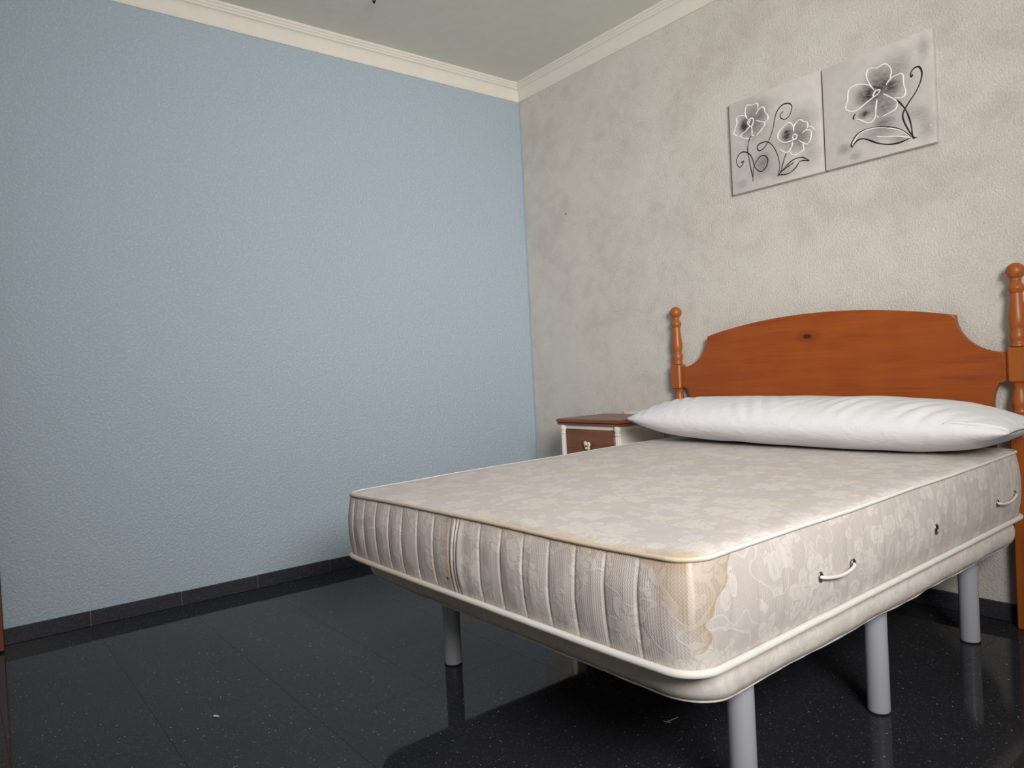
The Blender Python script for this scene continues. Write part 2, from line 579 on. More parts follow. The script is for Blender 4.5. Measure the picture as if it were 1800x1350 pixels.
# cornice: stepped bead at the ceiling, long cove, small fillet on the wall
prof = [(0.0, 2.751), (0.007, 2.752), (0.009, 2.757), (0.007, 2.761)]
for k in range(9):
    t = k / 8
    a = t * PI / 2
    prof.append((0.008 + 0.024 * (1 - math.cos(a)), 2.763 + 0.062 * math.sin(a)))
prof += [(0.034, 2.828), (0.034, 2.834), (0.037, 2.836), (0.040, 2.839), (0.041, 2.844), (0.040, 2.847),
         (0.044, 2.849), (0.047, 2.853), (0.048, 2.858), (0.048, ROOM_Z), (0.0, ROOM_Z)]
def cornice(name, a, b, mitre_a, mitre_b, inward):
    a = Vector(a); b = Vector(b); inward = Vector(inward)
    d = (b - a).normalized()
    verts, faces = [], []
    for off, z in prof:
        p = a + inward * off + d * (off if mitre_a else 0)
        q = b + inward * off - d * (off if mitre_b else 0)
        verts.append((p.x, p.y, z)); verts.append((q.x, q.y, z))
    n = len(prof)
    for i in range(n - 1):
        faces.append((2 * i, 2 * i + 1, 2 * i + 3, 2 * i + 2))
    faces.append(tuple(2 * i for i in range(n)))
    faces.append(tuple(2 * i + 1 for i in range(n)))
    me = pydata(name, verts, faces, True)
    me.set_sharp_from_angle(angle=math.radians(28))
    return struct(obj(name, me, M_CORNICE))
cornice('trim_1', (0, ROOM_Y, 0), (0, 0, 0), False, True, (1, 0, 0))
cornice('trim_2', (0, 0, 0), (ROOM_X, 0, 0), True, False, (0, -1, 0))

# wooden door leaf folded back against the blue wall at the far left
M_DOOR = mat_wood('reddish_brown_door_wood', S(128, 66, 38), S(104, 50, 28), S(74, 34, 20), 0.4, 2)
door = struct(empty('door_1', (0.062, -2.877, 0.0)))
box('door_leaf', (0, -0.80, 0.006), (0.04, 0.0, 2.05), M_DOOR, door, 0.003)
for za, zb in ((0.16, 0.92), (1.06, 1.92)):
    for lo, hi in (((0.038, -0.68, za), (0.046, -0.66, zb)), ((0.038, -0.14, za), (0.046, -0.12, zb)),
                   ((0.038, -0.66, za), (0.046, -0.14, za + 0.02)), ((0.038, -0.66, zb - 0.02), (0.046, -0.14, zb))):
        box('panel_moulding', lo, hi, M_DOOR, door, 0.003)
M_BRASS = plain('door_brass', S(170, 130, 60), 0.3, Metallic=1.0)
hd = tube('door_handle', [(0.04, -0.06, 1.0), (0.085, -0.06, 1.0), (0.09, -0.07, 1.0), (0.09, -0.17, 0.998)], 0.008, M_BRASS, door)

# ================================================================ bed base with legs
M_BASECLOTH = None
def mat_basecloth():
    g = G('cream_base_cloth', 0.55, 0.3)
    p = g.obj()
    x, y, z = g.sep(p)
    q = g.comb(g.m('ADD', x, y), z, 0.0)
    f = g.mr(g.noise(q, 22.0, 3.0, 0.5, 1.2), 0.5, 0.56, 0.0, 1.0)
    c = g.mix(f, S(214, 205, 198), S(222, 215, 208))
    c = g.mix(g.mr(g.noise(p, 26.0, 4.0), 0.66, 0.74, 0.0, 0.55), c, S(206, 184, 150))
    st = g.vm('DISTANCE', p, (0.672, 0.075, 0.338))
    st = g.m('ADD', st, g.m('MULTIPLY', g.m('SUBTRACT', g.noise(p, 70.0), 0.5), 0.02))
    c = g.mix(g.mr(st, 0.008, 0.014, 0.8, 0.0), c, S(188, 148, 84))
    h = g.noise(g.scale(p, (1, 1, 0.35)), 40.0, 4.0, 0.6)
    return g.out(c, None, g.bump(h, 0.35, 0.003))
M_BASECLOTH = mat_basecloth()

def round_rect(hw, L, r, step, extra=None):
    """closed outline, counter-clockwise from the head end of the right side going to the foot.
    returns list of (point, outward normal, signed arc position u from the right foot corner)"""
    pts = []
    arc = r * PI / 2
    n_side = max(2, int((L - 2 * r) / step))
    # right side, head -> foot
    for k in range(n_side + 1):
        y = (L - r) - (L - 2 * r) * k / n_side
        pts.append((Vector((hw, y)), Vector((1, 0)), (y - r) + arc / 2))
    for k in range(1, 10):
        a = -k / 10 * PI / 2
        pts.append((Vector((hw - r + r * math.cos(a), r + r * math.sin(a))), Vector((math.cos(a), math.sin(a))), arc / 2 - arc * k / 10))
    fs = extra or step
    n_foot = max(2, int((2 * hw - 2 * r) / fs))
    for k in range(n_foot + 1):
        x = (hw - r) - (2 * hw - 2 * r) * k / n_foot
        pts.append((Vector((x, 0)), Vector((0, -1)), -arc / 2 - (hw - r - x)))
    u0 = pts[-1][2]
    for k in range(1, 10):
        a = -PI / 2 - k / 10 * PI / 2
        pts.append((Vector((-hw + r + r * math.cos(a), r + r * math.sin(a))), Vector((math.cos(a), math.sin(a))), u0 - arc * k / 10))
    u1 = u0 - arc
    for k in range(n_side + 1):
        y = r + (L - 2 * r) * k / n_side
        pts.append((Vector((-hw, y)), Vector((-1, 0)), u1 - (y - r)))
    u2 = pts[-1][2]
    for k in range(1, 10):
        a = PI - k / 10 * PI / 2
        pts.append((Vector((-hw + r + r * math.cos(a), L - r + r * math.sin(a))), Vector((math.cos(a), math.sin(a))), u2 - arc * k / 10))
    u3 = u2 - arc
    for k in range(n_foot + 1):
        x = (-hw + r) + (2 * hw - 2 * r) * k / n_foot
        pts.append((Vector((x, L)), Vector((0, 1)), u3 - (x + hw - r)))
    u4 = pts[-1][2]
    for k in range(1, 10):
        a = PI / 2 - k / 10 * PI / 2
        pts.append((Vector((hw - r + r * math.cos(a), L - r + r * math.sin(a))), Vector((math.cos(a), math.sin(a))), u4 - arc * k / 10))
    return pts

def ring_mesh(name, rings, close_top=True, close_bottom=True):
    n = len(rings[0])
    verts = [v for r in rings for v in r]
    faces = []
    for i in range(len(rings) - 1):
        for k in range(n):
            l = (k + 1) % n
            faces.append((i * n + k, i * n + l, (i + 1) * n + l, (i + 1) * n + k))
    if close_bottom:
        faces.append(tuple(range(n)))
    if close_top:
        faces.append(tuple(range((len(rings) - 1) * n, len(rings) * n)))
    return pydata(name, verts, faces, True)

BASE_Z0, BASE_Z1 = 0.322, 0.405
base = tag(empty('bed_base', (2.003, -1.905, 0.0)), 'cream cloth bed base on grey tube legs carrying the mattress', 'bed base')
outline = round_rect(0.723, 1.82, 0.11, 0.02)
prof_b = [(-0.045, 0.0), (-0.022, 0.002), (-0.008, 0.010), (0.0, 0.026), (0.002, 0.045), (-0.001, 0.064), (-0.008, 0.076), (-0.02, 0.082)]
rings = []
for off, dz in prof_b:
    ring = []
    for p, nrm, u in outline:
        wob = mnoise.noise(Vector((u * 9.0, dz * 14.0, 3.0))) * 0.0030 + mnoise.noise(Vector((u * 30.0, dz * 12.0, 7.0))) * 0.0016
        low = mnoise.noise(Vector((u * 5.0, 1.0, 9.0))) * 0.004 * max(0.0, 1 - dz / 0.05)
        q = p + nrm * (off + wob)
        ring.append((q.x, q.y, BASE_Z0 + dz + low))
    rings.append(ring)
me = ring_mesh('upholstered_frame', rings)
o = obj('upholstered_frame', me, M_BASECLOTH, base)
# gathered hem seam along the lower edge
hem = []
for p, nrm, u in outline:
    q = p + nrm * (-0.020 + mnoise.noise(Vector((u * 14.0, 2.0, 1.0))) * 0.003)
    hem.append((q.x, q.y, BASE_Z0 + 0.000 + mnoise.noise(Vector((u * 5.0, 1.0, 9.0))) * 0.004))
tube('hem', hem, 0.0028, M_BASECLOTH, base, 6, True)

M_LEG = plain('grey_painted_metal', S(172, 174, 180), 0.38, 0.5)
M_RUBBER = plain('black_rubber', S(26, 26, 27), 0.6)
leg_me = None
for lx, ly in ((2.644, -1.672), (2.632, -1.007), (2.619, -0.30), (1.483, -1.672), (1.478, -1.0), (1.472, -0.30)):
    l = lathe('leg', [(0.0285, 0.004), (0.0298, 0.006), (0.030, 0.010), (0.030, 0.33)], M_LEG, base, (lx - 2.003, ly + 1.905, 0.0), 32)
    lathe('foot_cap', [(0.0295, 0.0), (0.0305, 0.001), (0.0305, 0.004), (0.029, 0.0045)], M_RUBBER, l, None, 32)

# ================================================================ mattress
TH = math.radians(0.6)
MW, ML, MZ = 0.716, 1.866, 0.23
mattress = tag(empty('mattress', (2.029, -1.9625, 0.4055), TH), 'worn cream floral mattress with a brown damp stain at the foot corner', 'mattress')
def to_m(P):
    d = Vector((P[0] - 2.029, P[1] + 1.9625))
    return Vector((d.x * math.cos(TH) + d.y * math.sin(TH), -d.x * math.sin(TH) + d.y * math.cos(TH), P[2] - 0.4055))

def sag(x, y):
    d2 = ((x + 0.71) ** 2 + y ** 2)
    return 0.010 * max(0.0, y / 1.88) ** 2 - 0.011 * math.exp(-d2 / 0.10) + 0.003 * mnoise.noise(Vector((x * 3.1, y * 3.1, 0.4)))

FOOT_LINES = [l + 0.006 for l in [-.636, -.557, -.477, -.395, -.318, -.232, -.146, -.064, .069, .154, .24, .329, .414, .501, .589]]
SEAM = [-0.038, -0.022]
SIDE_LINES = [0.115 + 0.094 * k for k in range(18)]
def bowed(pts):
    out = []
    for p, nrm, u in pts:
        q = p.copy()
        if p.y < 0.5:
            q.y += 0.009 * (abs(p.x) / 0.71) ** 5 * max(0.0, 1 - p.y / 0.5)
        out.append((q, nrm, u))
    return out
mo = bowed(round_rect(MW - 0.004, ML, 0.060, 0.008, 0.0025))
NL = 16
rings, uvs = [], []
for i in range(NL + 1):
    t = i / NL
    ring, uvr = [], []
    env = math.sin(PI * t) ** 0.75 if 0 < t < 1 else 0.0
    for p, nrm, u in mo:
        off = 0.017 * env
        if abs(nrm.y + 1) < 1e-6:                      # foot
            dmin = min(abs(p.x - l) for l in FOOT_LINES)
            fade = max(0.0, min(1.0, (0.645 - abs(p.x)) / 0.05))
            off += -0.0030 * env ** 0.5 * math.exp(-(dmin / 0.0035) ** 2) + 0.0030 * env * min(1.0, dmin / 0.03) * fade
            ds = min(abs(p.x - l + 0.006 * (0.5 - t)) for l in SEAM)
            off += -0.0075 * env ** 0.5 * math.exp(-(ds / 0.0040) ** 2)
            off += 0.004 * env * math.exp(-((p.x + 0.012) / 0.012) ** 2)
        elif abs(nrm.x) > 0.999:
            dmin = min(abs(p.y - l) for l in SIDE_LINES)
            off += -0.0016 * env ** 0.5 * math.exp(-(dmin / 0.006) ** 2)
        else:
            off += 0.004 * env * math.exp(-(u / 0.004) ** 2)
        off += 0.0035 * env * mnoise.noise(Vector((u * 6.0, t * 2.0, 2.0))) + 0.0012 * env * mnoise.noise(Vector((u * 34.0, t * 5.0, 5.0)))
        q = p + nrm * off
        z = MZ * t * 0.985 + 0.002 + sag(p.x, p.y) * t
        ring.append((q.x, q.y, z))
        uvr.append((u, MZ * t))
    rings.append(ring)
    uvs.append(uvr)
n = len(mo)
me = bpy.data.meshes.new('border')
verts = [v for r in rings for v in r]
faces, fuv = [], []
for i in range(NL):
    for k in range(n):
        l = (k + 1) % n
        faces.append((i * n + l, i * n + k, (i + 1) * n + k, (i + 1) * n + l))
        ua, ub = uvs[i][k], uvs[i][l]
        if l == 0:
            ub = (ua[0] - 0.01, ub[1])
        va, vb = uvs[i][k][1], uvs[i + 1][k][1]
        fuv.append(((ub[0], va), (ua[0], va), (ua[0], vb), (ub[0], vb)))
faces.append(tuple(range(n)))
fuv.append(tuple((0.5, 0.0) for _ in range(n)))
me.from_pydata(verts, [], faces)
lay = me.uv_layers.new(name='UVMap')
li = 0
for f in fuv:
    for c in f:
        lay.data[li].uv = c
        li += 1
for p in me.polygons:
    p.use_smooth = True
me.update()
border = obj('border', me, M_BORDER, mattress)

# top panel, slightly crowned
inner = bowed(round_rect(MW - 0.004, ML, 0.060, 0.03, 0.02))
rings = []
for k, (ins, dz) in enumerate([(0.0, 0.0), (0.006, 0.004), (0.018, 0.0075), (0.04, 0.0095), (0.09, 0.0105), (0.18, 0.011), (0.30, 0.0115), (0.45, 0.012), (0.60, 0.012), (0.69, 0.012)]):
    ring = []
    fx = (MW - ins) / MW
    fy = (ML / 2 - ins) / (ML / 2)
    for p, nrm, u in inner:
        x = p.x * fx
        y = ML / 2 + (p.y - ML / 2) * fy
        ring.append((x, y, MZ * 0.985 - 0.003 + dz + sag(x, y) + (0.0025 * mnoise.noise(Vector((x * 7, y * 7, 1.7))) if ins > 0.03 else 0)))
    rings.append(ring)
obj('top_panel', ring_mesh('top_panel', rings, True, False), M_TOP, mattress)

def mat_piping():
    g = G('white_piping', 0.5, 0.3)
    p = g.obj()
    x, y, z = g.sep(p)
    n1 = g.noise(p, 25.0, 3.0)
    c = g.mix(n1, S(216, 212, 206), S(230, 227, 221))
    up = g.m('GREATER_THAN', z, 0.1)
    foot = g.mr(g.m('ADD', y, g.m('MULTIPLY', g.noise(p, 12.0), 0.03)), 0.02, 0.11, 1.0, 0.0)
    f = g.m('MULTIPLY', g.m('MULTIPLY', up, foot), 0.9)
    c = g.mix(f, c, g.mix(g.mr(x, -0.7, 0.5), S(186, 170, 158), S(200, 182, 156)))
    low = g.m('MULTIPLY', g.m('MULTIPLY', g.m('SUBTRACT', 1.0, up), foot), g.mr(x, -0.6, 0.4, 0.75, 0.0))
    c = g.mix(low, c, S(190, 170, 156))
    return g.out(c, None, g.bump(g.noise(p, 400.0, 2.0), 0.2, 0.0005))
M_PIPING = mat_piping()
pth = [(p.x + nrm.x * 0.004, p.y + nrm.y * 0.004, MZ * 0.985 - 0.002 + sag(p.x, p.y) + 0.0006 * mnoise.noise(Vector((u * 30, 0, 0)))) for p, nrm, u in bowed(round_rect(MW - 0.004, ML, 0.060, 0.02))]
tube('top_piping', pth, 0.0055, M_PIPING, mattress, 8, True)
pth = [(p.x + nrm.x * 0.012, p.y + nrm.y * 0.012, 0.0105 + 0.0012 * mnoise.noise(Vector((u * 9, 0, 3)))) for p, nrm, u in bowed(round_rect(MW - 0.004, ML, 0.062, 0.02))]
tube('bottom_piping', pth, 0.0085, M_PIPING, mattress, 10, True)

# cord handles and air vent on the long side
M_EYELET = plain('dull_nickel', S(150, 146, 138), 0.35, Metallic=0.9)
M_HOLE = plain('dark_hole', S(22, 20, 18), 0.9)
M_CORD = plain('white_cord', S(222, 219, 212), 0.6, bump=(500.0, 0.5, 0.001))
def ring_path(c, ry, rz):
    return [(c[0], c[1] + ry * math.cos(2 * PI * k / 16), c[2] + rz * math.sin(2 * PI * k / 16)) for k in range(16)]
def eyelet(c, parent, s=1.0):
    e = tube('eyelet', ring_path(c, 0.0085 * s, 0.0105 * s), 0.0022 * s, M_EYELET, parent, 8, True, Vector((1, 0, 0.01)))
    v = [(c[0] - 0.001, c[1] + 0.0075 * s * math.cos(2 * PI * k / 16), c[2] + 0.0095 * s * math.sin(2 * PI * k / 16)) for k in range(16)]
    v += [(c[0] + 0.0006, a[1], a[2]) for a in v]
    fc = [tuple(range(16)), tuple(range(16, 32))] + [(k, (k + 1) % 16, 16 + (k + 1) % 16, 16 + k) for k in range(16)]
    obj('eyelet_hole', pydata('eyelet_hole', v, fc), M_HOLE, parent)
    return e
for A, B in (((2.736, -1.511, 0.512), (2.732, -1.358, 0.510)), ((2.712, -0.377, 0.501), (2.708, -0.213, 0.507))):
    a, b = to_m(A), to_m(B)
    sx = MW + 0.0145
    a.x = b.x = sx
    hr = 0.004
    path = smooth_path([(sx - 0.012, a.y, a.z), (sx + 0.004, a.y + 0.003, a.z - 0.001), (sx + 0.009, a.y * 0.8 + b.y * 0.2, a.z - 0.006), (sx + 0.011, (a.y + b.y) / 2, (a.z + b.z) / 2 - 0.009),
                        (sx + 0.009, a.y * 0.2 + b.y * 0.8, b.z - 0.006), (sx + 0.004, b.y - 0.003, b.z - 0.001), (sx - 0.012, b.y, b.z)], 8)
    hobj = tube('handle', path, 0.0042, M_CORD, mattress, 10)
    hobj['label'] = 'white cord handle threaded through two eyelets'
    eyelet(a, hobj)
    eyelet(b, hobj)
v = to_m((2.722, -0.873, 0.506))
v.x = MW + 0.0150
vent = eyelet(v, mattress, 1.25)
vent.name = 'air_vent'

# ================================================================ headboard
WA, WB, WD = S(164, 84, 28), S(147, 69, 20), S(108, 47, 13)
M_HB = mat_wood('honey_pine_panel', WA, WB, WD, 0.42, 0, (-0.031, -0.012, 1.094))
M_POST = mat_wood('honey_pine_post', S(172, 96, 36), S(152, 78, 27), S(112, 52, 18), 0.42, 2)
HBX = 1.972
PX = 0.747
head = tag(empty('headboard', (HBX, -0.0435, 0.0)), 'orange-brown pine headboard with arched panel and turned ball-topped posts', 'headboard')
def hb_outline():
    ix = PX - 0.026                   # reaches the post blocks
    cx, cz = 0.553, 1.132             # arch end
    pts = []
    # right half from the centre top
    R = ((cx ** 2) + (0.062 ** 2)) / (2 * 0.062)
    for k in range(21):
        x = cx * k / 20
        pts.append((x, 1.194 - (R - math.sqrt(R * R - x * x))))
    zt = pts[-1][1]
    # concave shoulder
    w, hgt = ix - cx, zt - 0.984
    for k in range(1, 15):
        a = k / 14 * PI / 2
        pts.append((ix - w * math.cos(a) ** 1.0, zt - hgt * math.sin(a)))
    pts.append((ix, 0.895))
    # lower bite
    for k in range(1, 11):
        a = k / 10 * PI / 2
        pts.append((ix - 0.055 * math.sin(a), 0.895 - 0.10 * (1 - math.cos(a))))
    pts.append((ix - 0.055, 0.42))
    left = [(-x, z) for x, z in pts[1:]][::-1]
    return left + pts
ol = hb_outline()
bm = bmesh.new()
fr = [bm.verts.new((x, -0.012, z)) for x, z in ol]
bk = [bm.verts.new((x, 0.012, z)) for x, z in ol]
ff = bm.faces.new(fr)
bm.faces.new(bk[::-1])
for i in range(len(ol)):
    j = (i + 1) % len(ol)
    bm.faces.new((fr[i], bk[i], bk[j], fr[j]))
bmesh.ops.bevel(bm, geom=list(ff.edges), offset=0.008, segments=3, affect='EDGES', profile=0.6)
obj('panel', bm_mesh('panel', bm, 35), M_HB, head)
turn_top = [(0.020, 0.0), (0.025, 0.003), (0.0255, 0.008), (0.023, 0.012), (0.0215, 0.016), (0.0245, 0.026), (0.0268, 0.036), (0.0260, 0.047), (0.0220, 0.057),
            (0.0205, 0.062), (0.0235, 0.070), (0.0262, 0.084), (0.0268, 0.096), (0.0255, 0.115), (0.0225, 0.140), (0.0195, 0.168), (0.0180, 0.190),
            (0.0215, 0.193), (0.0225, 0.198), (0.0262, 0.203), (0.0268, 0.208), (0.0250, 0.214), (0.0200, 0.222), (0.0165, 0.228), (0.0160, 0.231), (0.0180, 0.234), (0.0172, 0.238)]
for k in range(11):
    a = -1.0 + (PI / 2 + 1.0) * k / 10
    turn_top.append((max(0.0004, 0.0300 * math.cos(a)), 0.2670 + 0.0300 * math.sin(a)))
turn_low = [(0.026, 0.0), (0.0225, 0.004), (0.019, 0.010), (0.022, 0.030), (0.0268, 0.052), (0.0280, 0.066), (0.0255, 0.080), (0.0215, 0.088), (0.0255, 0.093), (0.0255, 0.098),
            (0.0225, 0.104), (0.0268, 0.118), (0.0278, 0.134), (0.0240, 0.152), (0.0205, 0.172), (0.0195, 0.185), (0.024, 0.196), (0.026, 0.20)]
for s in (-1, 1):
    post = lathe('post', [(r, z + 1.001) for r, z in turn_top], M_POST, head, (s * PX, 0, 0), 36)
    bm = bmesh.new()
    box_bm(bm, (-0.029, -0.029, 0.876), (0.029, 0.029, 1.001))
    bmesh.ops.bevel(bm, geom=list(bm.edges), offset=0.006, segments=1, affect='EDGES')
    obj('post_block', bm_mesh('post_block', bm), M_POST, post)
    lathe('turned_stem', [(r, z + 0.676) for r, z in turn_low], M_POST, post, None, 36)
    bm = bmesh.new()
    box_bm(bm, (-0.029, -0.029, 0.0), (0.029, 0.029, 0.676))
    bmesh.ops.bevel(bm, geom=[e for e in bm.edges], offset=0.004, segments=1, affect='EDGES')
    obj('post_foot', bm_mesh('post_foot', bm), M_POST, post)

# ================================================================ long white pillow
def mat_pillow():
    g = G('white_cotton', 0.8, 0.15)
    p = g.obj()
    c = g.mix(g.noise(p, 6.0, 3.0), S(222, 222, 225), S(230, 230, 232))
    h = g.m('ADD', g.m('MULTIPLY', g.noise(g.scale(p, (1.0, 1.6, 1.6)), 16.0, 3.0, 0.5, 0.8), 1.0), g.m('MULTIPLY', g.noise(p, 900.0, 1.0), 0.02))
    return g.out(c, None, g.bump(h, 0.5, 0.008))
M_PILLOW = mat_pillow()
PL, PW, PH = 0.776, 0.218, 0.098
pil = tag(empty('pillow', (2.033, -0.306, 0.6525), math.radians(0.5)), 'long white cotton bolster pillow lying against the headboard', 'pillow')
def pillow_pt(u, v, top):
    """u along the pillow, v across, both -1..1"""
    au, av = abs(u), abs(v)
    ends = max(0.0, 1 - au ** 4.2)
    plan = 1.0 - 0.26 * (1 - ends ** 0.5) * 1.0
    plan = 0.80 + 0.20 * (max(0.0, 1 - au ** 5)) ** 0.6
    bx = u * (PL - 0.012 * (1 - v * v))
    by = v * PW * plan
    prof_ = (ends ** 0.56) * (max(0.0, 1 - av ** 2.2)) ** 0.5
    hgt = PH * prof_
    mid = 0.094 - 0.010 * u
    if top:
        z = mid + hgt * 1.03
        amp = 0.014 * min(1, prof_ * 1.6) * (0.2 + 0.8 * max(0.0, min(1.0, -v * 1.6)))
        # folds running obliquely up from the front, stronger near both ends
        k = 0.35 + 0.65 * math.exp(-((au - 0.62) / 0.28) ** 2)
        ph = bx * 44.0 + by * (22.0 if u < 0 else -30.0) + 2.2 * mnoise.noise(Vector((bx * 3, by * 4, 1)))
        msk = max(0.0, mnoise.noise(Vector((bx * 4.5, by * 5.0, 8.0))) + 0.25)
        z += amp * k * msk * (abs(math.sin(ph)) - 0.4) * 2.0
        z += 0.006 * prof_ * mnoise.noise(Vector((bx * 5, by * 6, 4)))
    else:
        z = mid - hgt * 0.99
        z += 0.006 * prof_ * mnoise.noise(Vector((bx * 6, by * 8, 14)))
        z = max(z, 0.001)
    return Vector((bx, by, z))
NU, NV = 170, 44
verts, faces = [], []
def pidx(i, j):
    return i * (NV * 2) + j
for i in range(NU + 1):
    u = math.sin((-1 + 2 * i / NU) * PI / 2 * 0.96) / math.sin(PI / 2 * 0.96)
    for j in range(NV * 2):
        if j < NV:
            v = -math.cos(PI * j / NV)
            verts.append(pillow_pt(u, v, True))
        else:
            v = math.cos(PI * (j - NV) / NV)
            verts.append(pillow_pt(u, v, False))
for i in range(NU):
    for j in range(NV * 2):
        l = (j + 1) % (NV * 2)
        faces.append((pidx(i, j), pidx(i, l), pidx(i + 1, l), pidx(i + 1, j)))
faces.append(tuple(pidx(0, j) for j in range(NV * 2)))
faces.append(tuple(pidx(NU, j) for j in range(NV * 2)))
obj('pillowcase', pydata('pillowcase', verts, faces, True), M_PILLOW, pil)
# folded hem of the pillowcase opening at the right end
hv, hf = [], []
HN = 40
for k in range(HN + 1):
    t = k / HN
    u = 0.775 + 0.222 * t
    v = -0.955 + 0.012 * math.sin(t * 8) + 0.10 * t ** 1.6
    for m_ in range(7):
        w_ = m_ / 6
        lift = 0.0045 * math.sin(PI * min(1.0, w_ * 0.75 + 0.25)) * min(1.0, t * 6)
        q = pillow_pt(u, v + 0.10 * w_ * min(1.0, 0.15 + t * 1.4), True)
        hv.append(q + Vector((0, -lift * 0.6, lift)))
    q = pillow_pt(u, v, True)
    hv.append(q + Vector((0, 0, -0.003)))
for k in range(HN):
    for m_ in range(8):
        l = (m_ + 1) % 8
        hf.append((k * 8 + m_, k * 8 + l, (k + 1) * 8 + l, (k + 1) * 8 + m_))
hf.append(tuple(range(8))); hf.append(tuple(range(HN * 8, HN * 8 + 8)))
obj('opening_hem', pydata('opening_hem', hv, hf, True), M_PILLOW, pil)

# ================================================================ bedside table
M_NSW = plain('white_furniture_paint', S(228, 222, 212), 0.45)
M_NSB = mat_wood('dark_walnut', S(138, 90, 62), S(112, 66, 42), S(74, 42, 28), 0.35, 0, None, 1.6)
NX0, NX1, NY0, NY1, NZ = 0.645, 1.115, -0.385, -0.014, 0.738
ns = tag(empty('bedside_table', ((NX0 + NX1) / 2, (NY0 + NY1) / 2, 0.0)), 'white bedside table with brown top and drawer between bed and blue wall', 'bedside table')
hx, hy = (NX1 - NX0) / 2, (NY1 - NY0) / 2
# moulded top
bm = bmesh.new()
levels = [(-0.010, NZ - 0.034), (-0.002, NZ - 0.032), (-0.002, NZ - 0.025), (-0.008, NZ - 0.022), (0.0, NZ - 0.018), (0.0, NZ - 0.006), (-0.003, NZ - 0.001), (-0.006, NZ)]
vr = []
for off, z in levels:
    vr.append([bm.verts.new((sx * (hx + off), sy * hy + (off if sy < 0 else 0) * sy, z)) for sx, sy in ((-1, -1), (1, -1), (1, 1), (-1, 1))])
for a, b in zip(vr[:-1], vr[1:]):
    for k in range(4):
        bm.faces.new((a[k], a[(k + 1) % 4], b[(k + 1) % 4], b[k]))
bm.faces.new(vr[0][::-1]); bm.faces.new(vr[-1])
obj('table_top', bm_mesh('table_top', bm), M_NSB, ns)
bxo, byo = hx - 0.022, hy - 0.022
ZT = NZ - 0.034
box('side_panel', (-bxo, -byo, 0.12), (-bxo + 0.018, hy - 0.004, ZT), M_NSW, ns, 0.001)
box('side_panel', (bxo - 0.018, -byo, 0.12), (bxo, hy - 0.004, ZT), M_NSW, ns, 0.001)
box('back_panel', (-bxo + 0.018, hy - 0.012, 0.12), (bxo - 0.018, hy - 0.004, ZT), M_NSW, ns)
box('bottom_panel', (-bxo + 0.018, -byo, 0.12), (bxo - 0.018, hy - 0.012, 0.14), M_NSW, ns)
box('top_rail', (-bxo + 0.018, -byo - 0.004, ZT - 0.022), (bxo - 0.018, -byo + 0.014, ZT), M_NSW, ns, 0.001)
box('middle_rail', (-bxo + 0.018, -byo - 0.004, ZT - 0.20), (bxo - 0.018, -byo + 0.014, ZT - 0.18), M_NSW, ns, 0.001)
for sx in (-1, 1):
    # fluted corner column with a small capital
    cx = sx * (bxo - 0.012)
    prof_c = []
    seg = 24
    vv, ff_ = [], []
    zs = [(0.0, 0.019), (0.12, 0.019), (0.135, 0.020), (0.14, 0.016), (ZT - 0.050, 0.016), (ZT - 0.047, 0.019), (ZT - 0.040, 0.019), (ZT - 0.037, 0.016), (ZT - 0.030, 0.018), (ZT - 0.018, 0.0205), (ZT - 0.008, 0.019), (ZT, 0.019)]
    for z, r in zs:
        flute = 0.0022 if 0.135 < z < ZT - 0.048 else 0.0
        for k in range(seg):
            a = 2 * PI * k / seg
            rr = r - (flute if k % 2 else 0)
            vv.append((rr * math.cos(a), rr * math.sin(a), z))
    for i in range(len(zs) - 1):
        for k in range(seg):
            l = (k + 1) % seg
            ff_.append((i * seg + k, i * seg + l, (i + 1) * seg + l, (i + 1) * seg + k))
    ff_.append(tuple(range(seg))); ff_.append(tuple(range((len(zs) - 1) * seg, len(zs) * seg)))
    obj('corner_column', pydata('corner_column', vv, ff_), M_NSW, ns, (cx, -byo, 0.0))
    box('rear_foot', (sx * bxo - (0.03 if sx > 0 else 0), hy - 0.04, 0.0), (sx * bxo + (0.03 if sx < 0 else 0), hy - 0.01, 0.12), M_NSW, ns, 0.002)
M_KNOB = plain('ivory_porcelain', S(226, 216, 194), 0.25)
M_KNOBMETAL = plain('old_brass', S(120, 100, 66), 0.4, Metallic=0.8)
for z0, z1 in ((ZT - 0.178, ZT - 0.024), (0.16, ZT - 0.202)):
    dr = box('drawer', (-bxo + 0.034, -byo - 0.008, z0), (bxo - 0.034, -byo + 0.012, z1), M_NSB, ns, 0.003)
    kz = z1 - 0.082
    # butterfly-shaped knob: two upper and two lower lobes on a small stem
    vs_, fs_ = [], []
    kn = bmesh.new()
    for cx, cz, rx, rz in ((-0.012, 0.010, 0.013, 0.016), (0.012, 0.008, 0.013, 0.015), (-0.008, -0.010, 0.009, 0.011), (0.009, -0.012, 0.009, 0.012)):
        r = bmesh.ops.create_icosphere(kn, subdivisions=2, radius=1.0)
        for v in r['verts']:
            v.co = Vector((v.co.x * rx + cx, v.co.y * 0.006 - byo - 0.026, v.co.z * rz + cz + kz))
    ko = obj('knob', bm_mesh('knob', kn, 60), M_KNOB, dr)
    ko['label'] = 'ivory butterfly-shaped drawer knob'
    v_, f_ = tube_data([(0, -byo - 0.034, kz), (0, -byo - 0.005, kz)], 0.005, 10)
    obj('knob_stem', pydata('knob_stem', v_, f_, True), M_KNOBMETAL, dr)

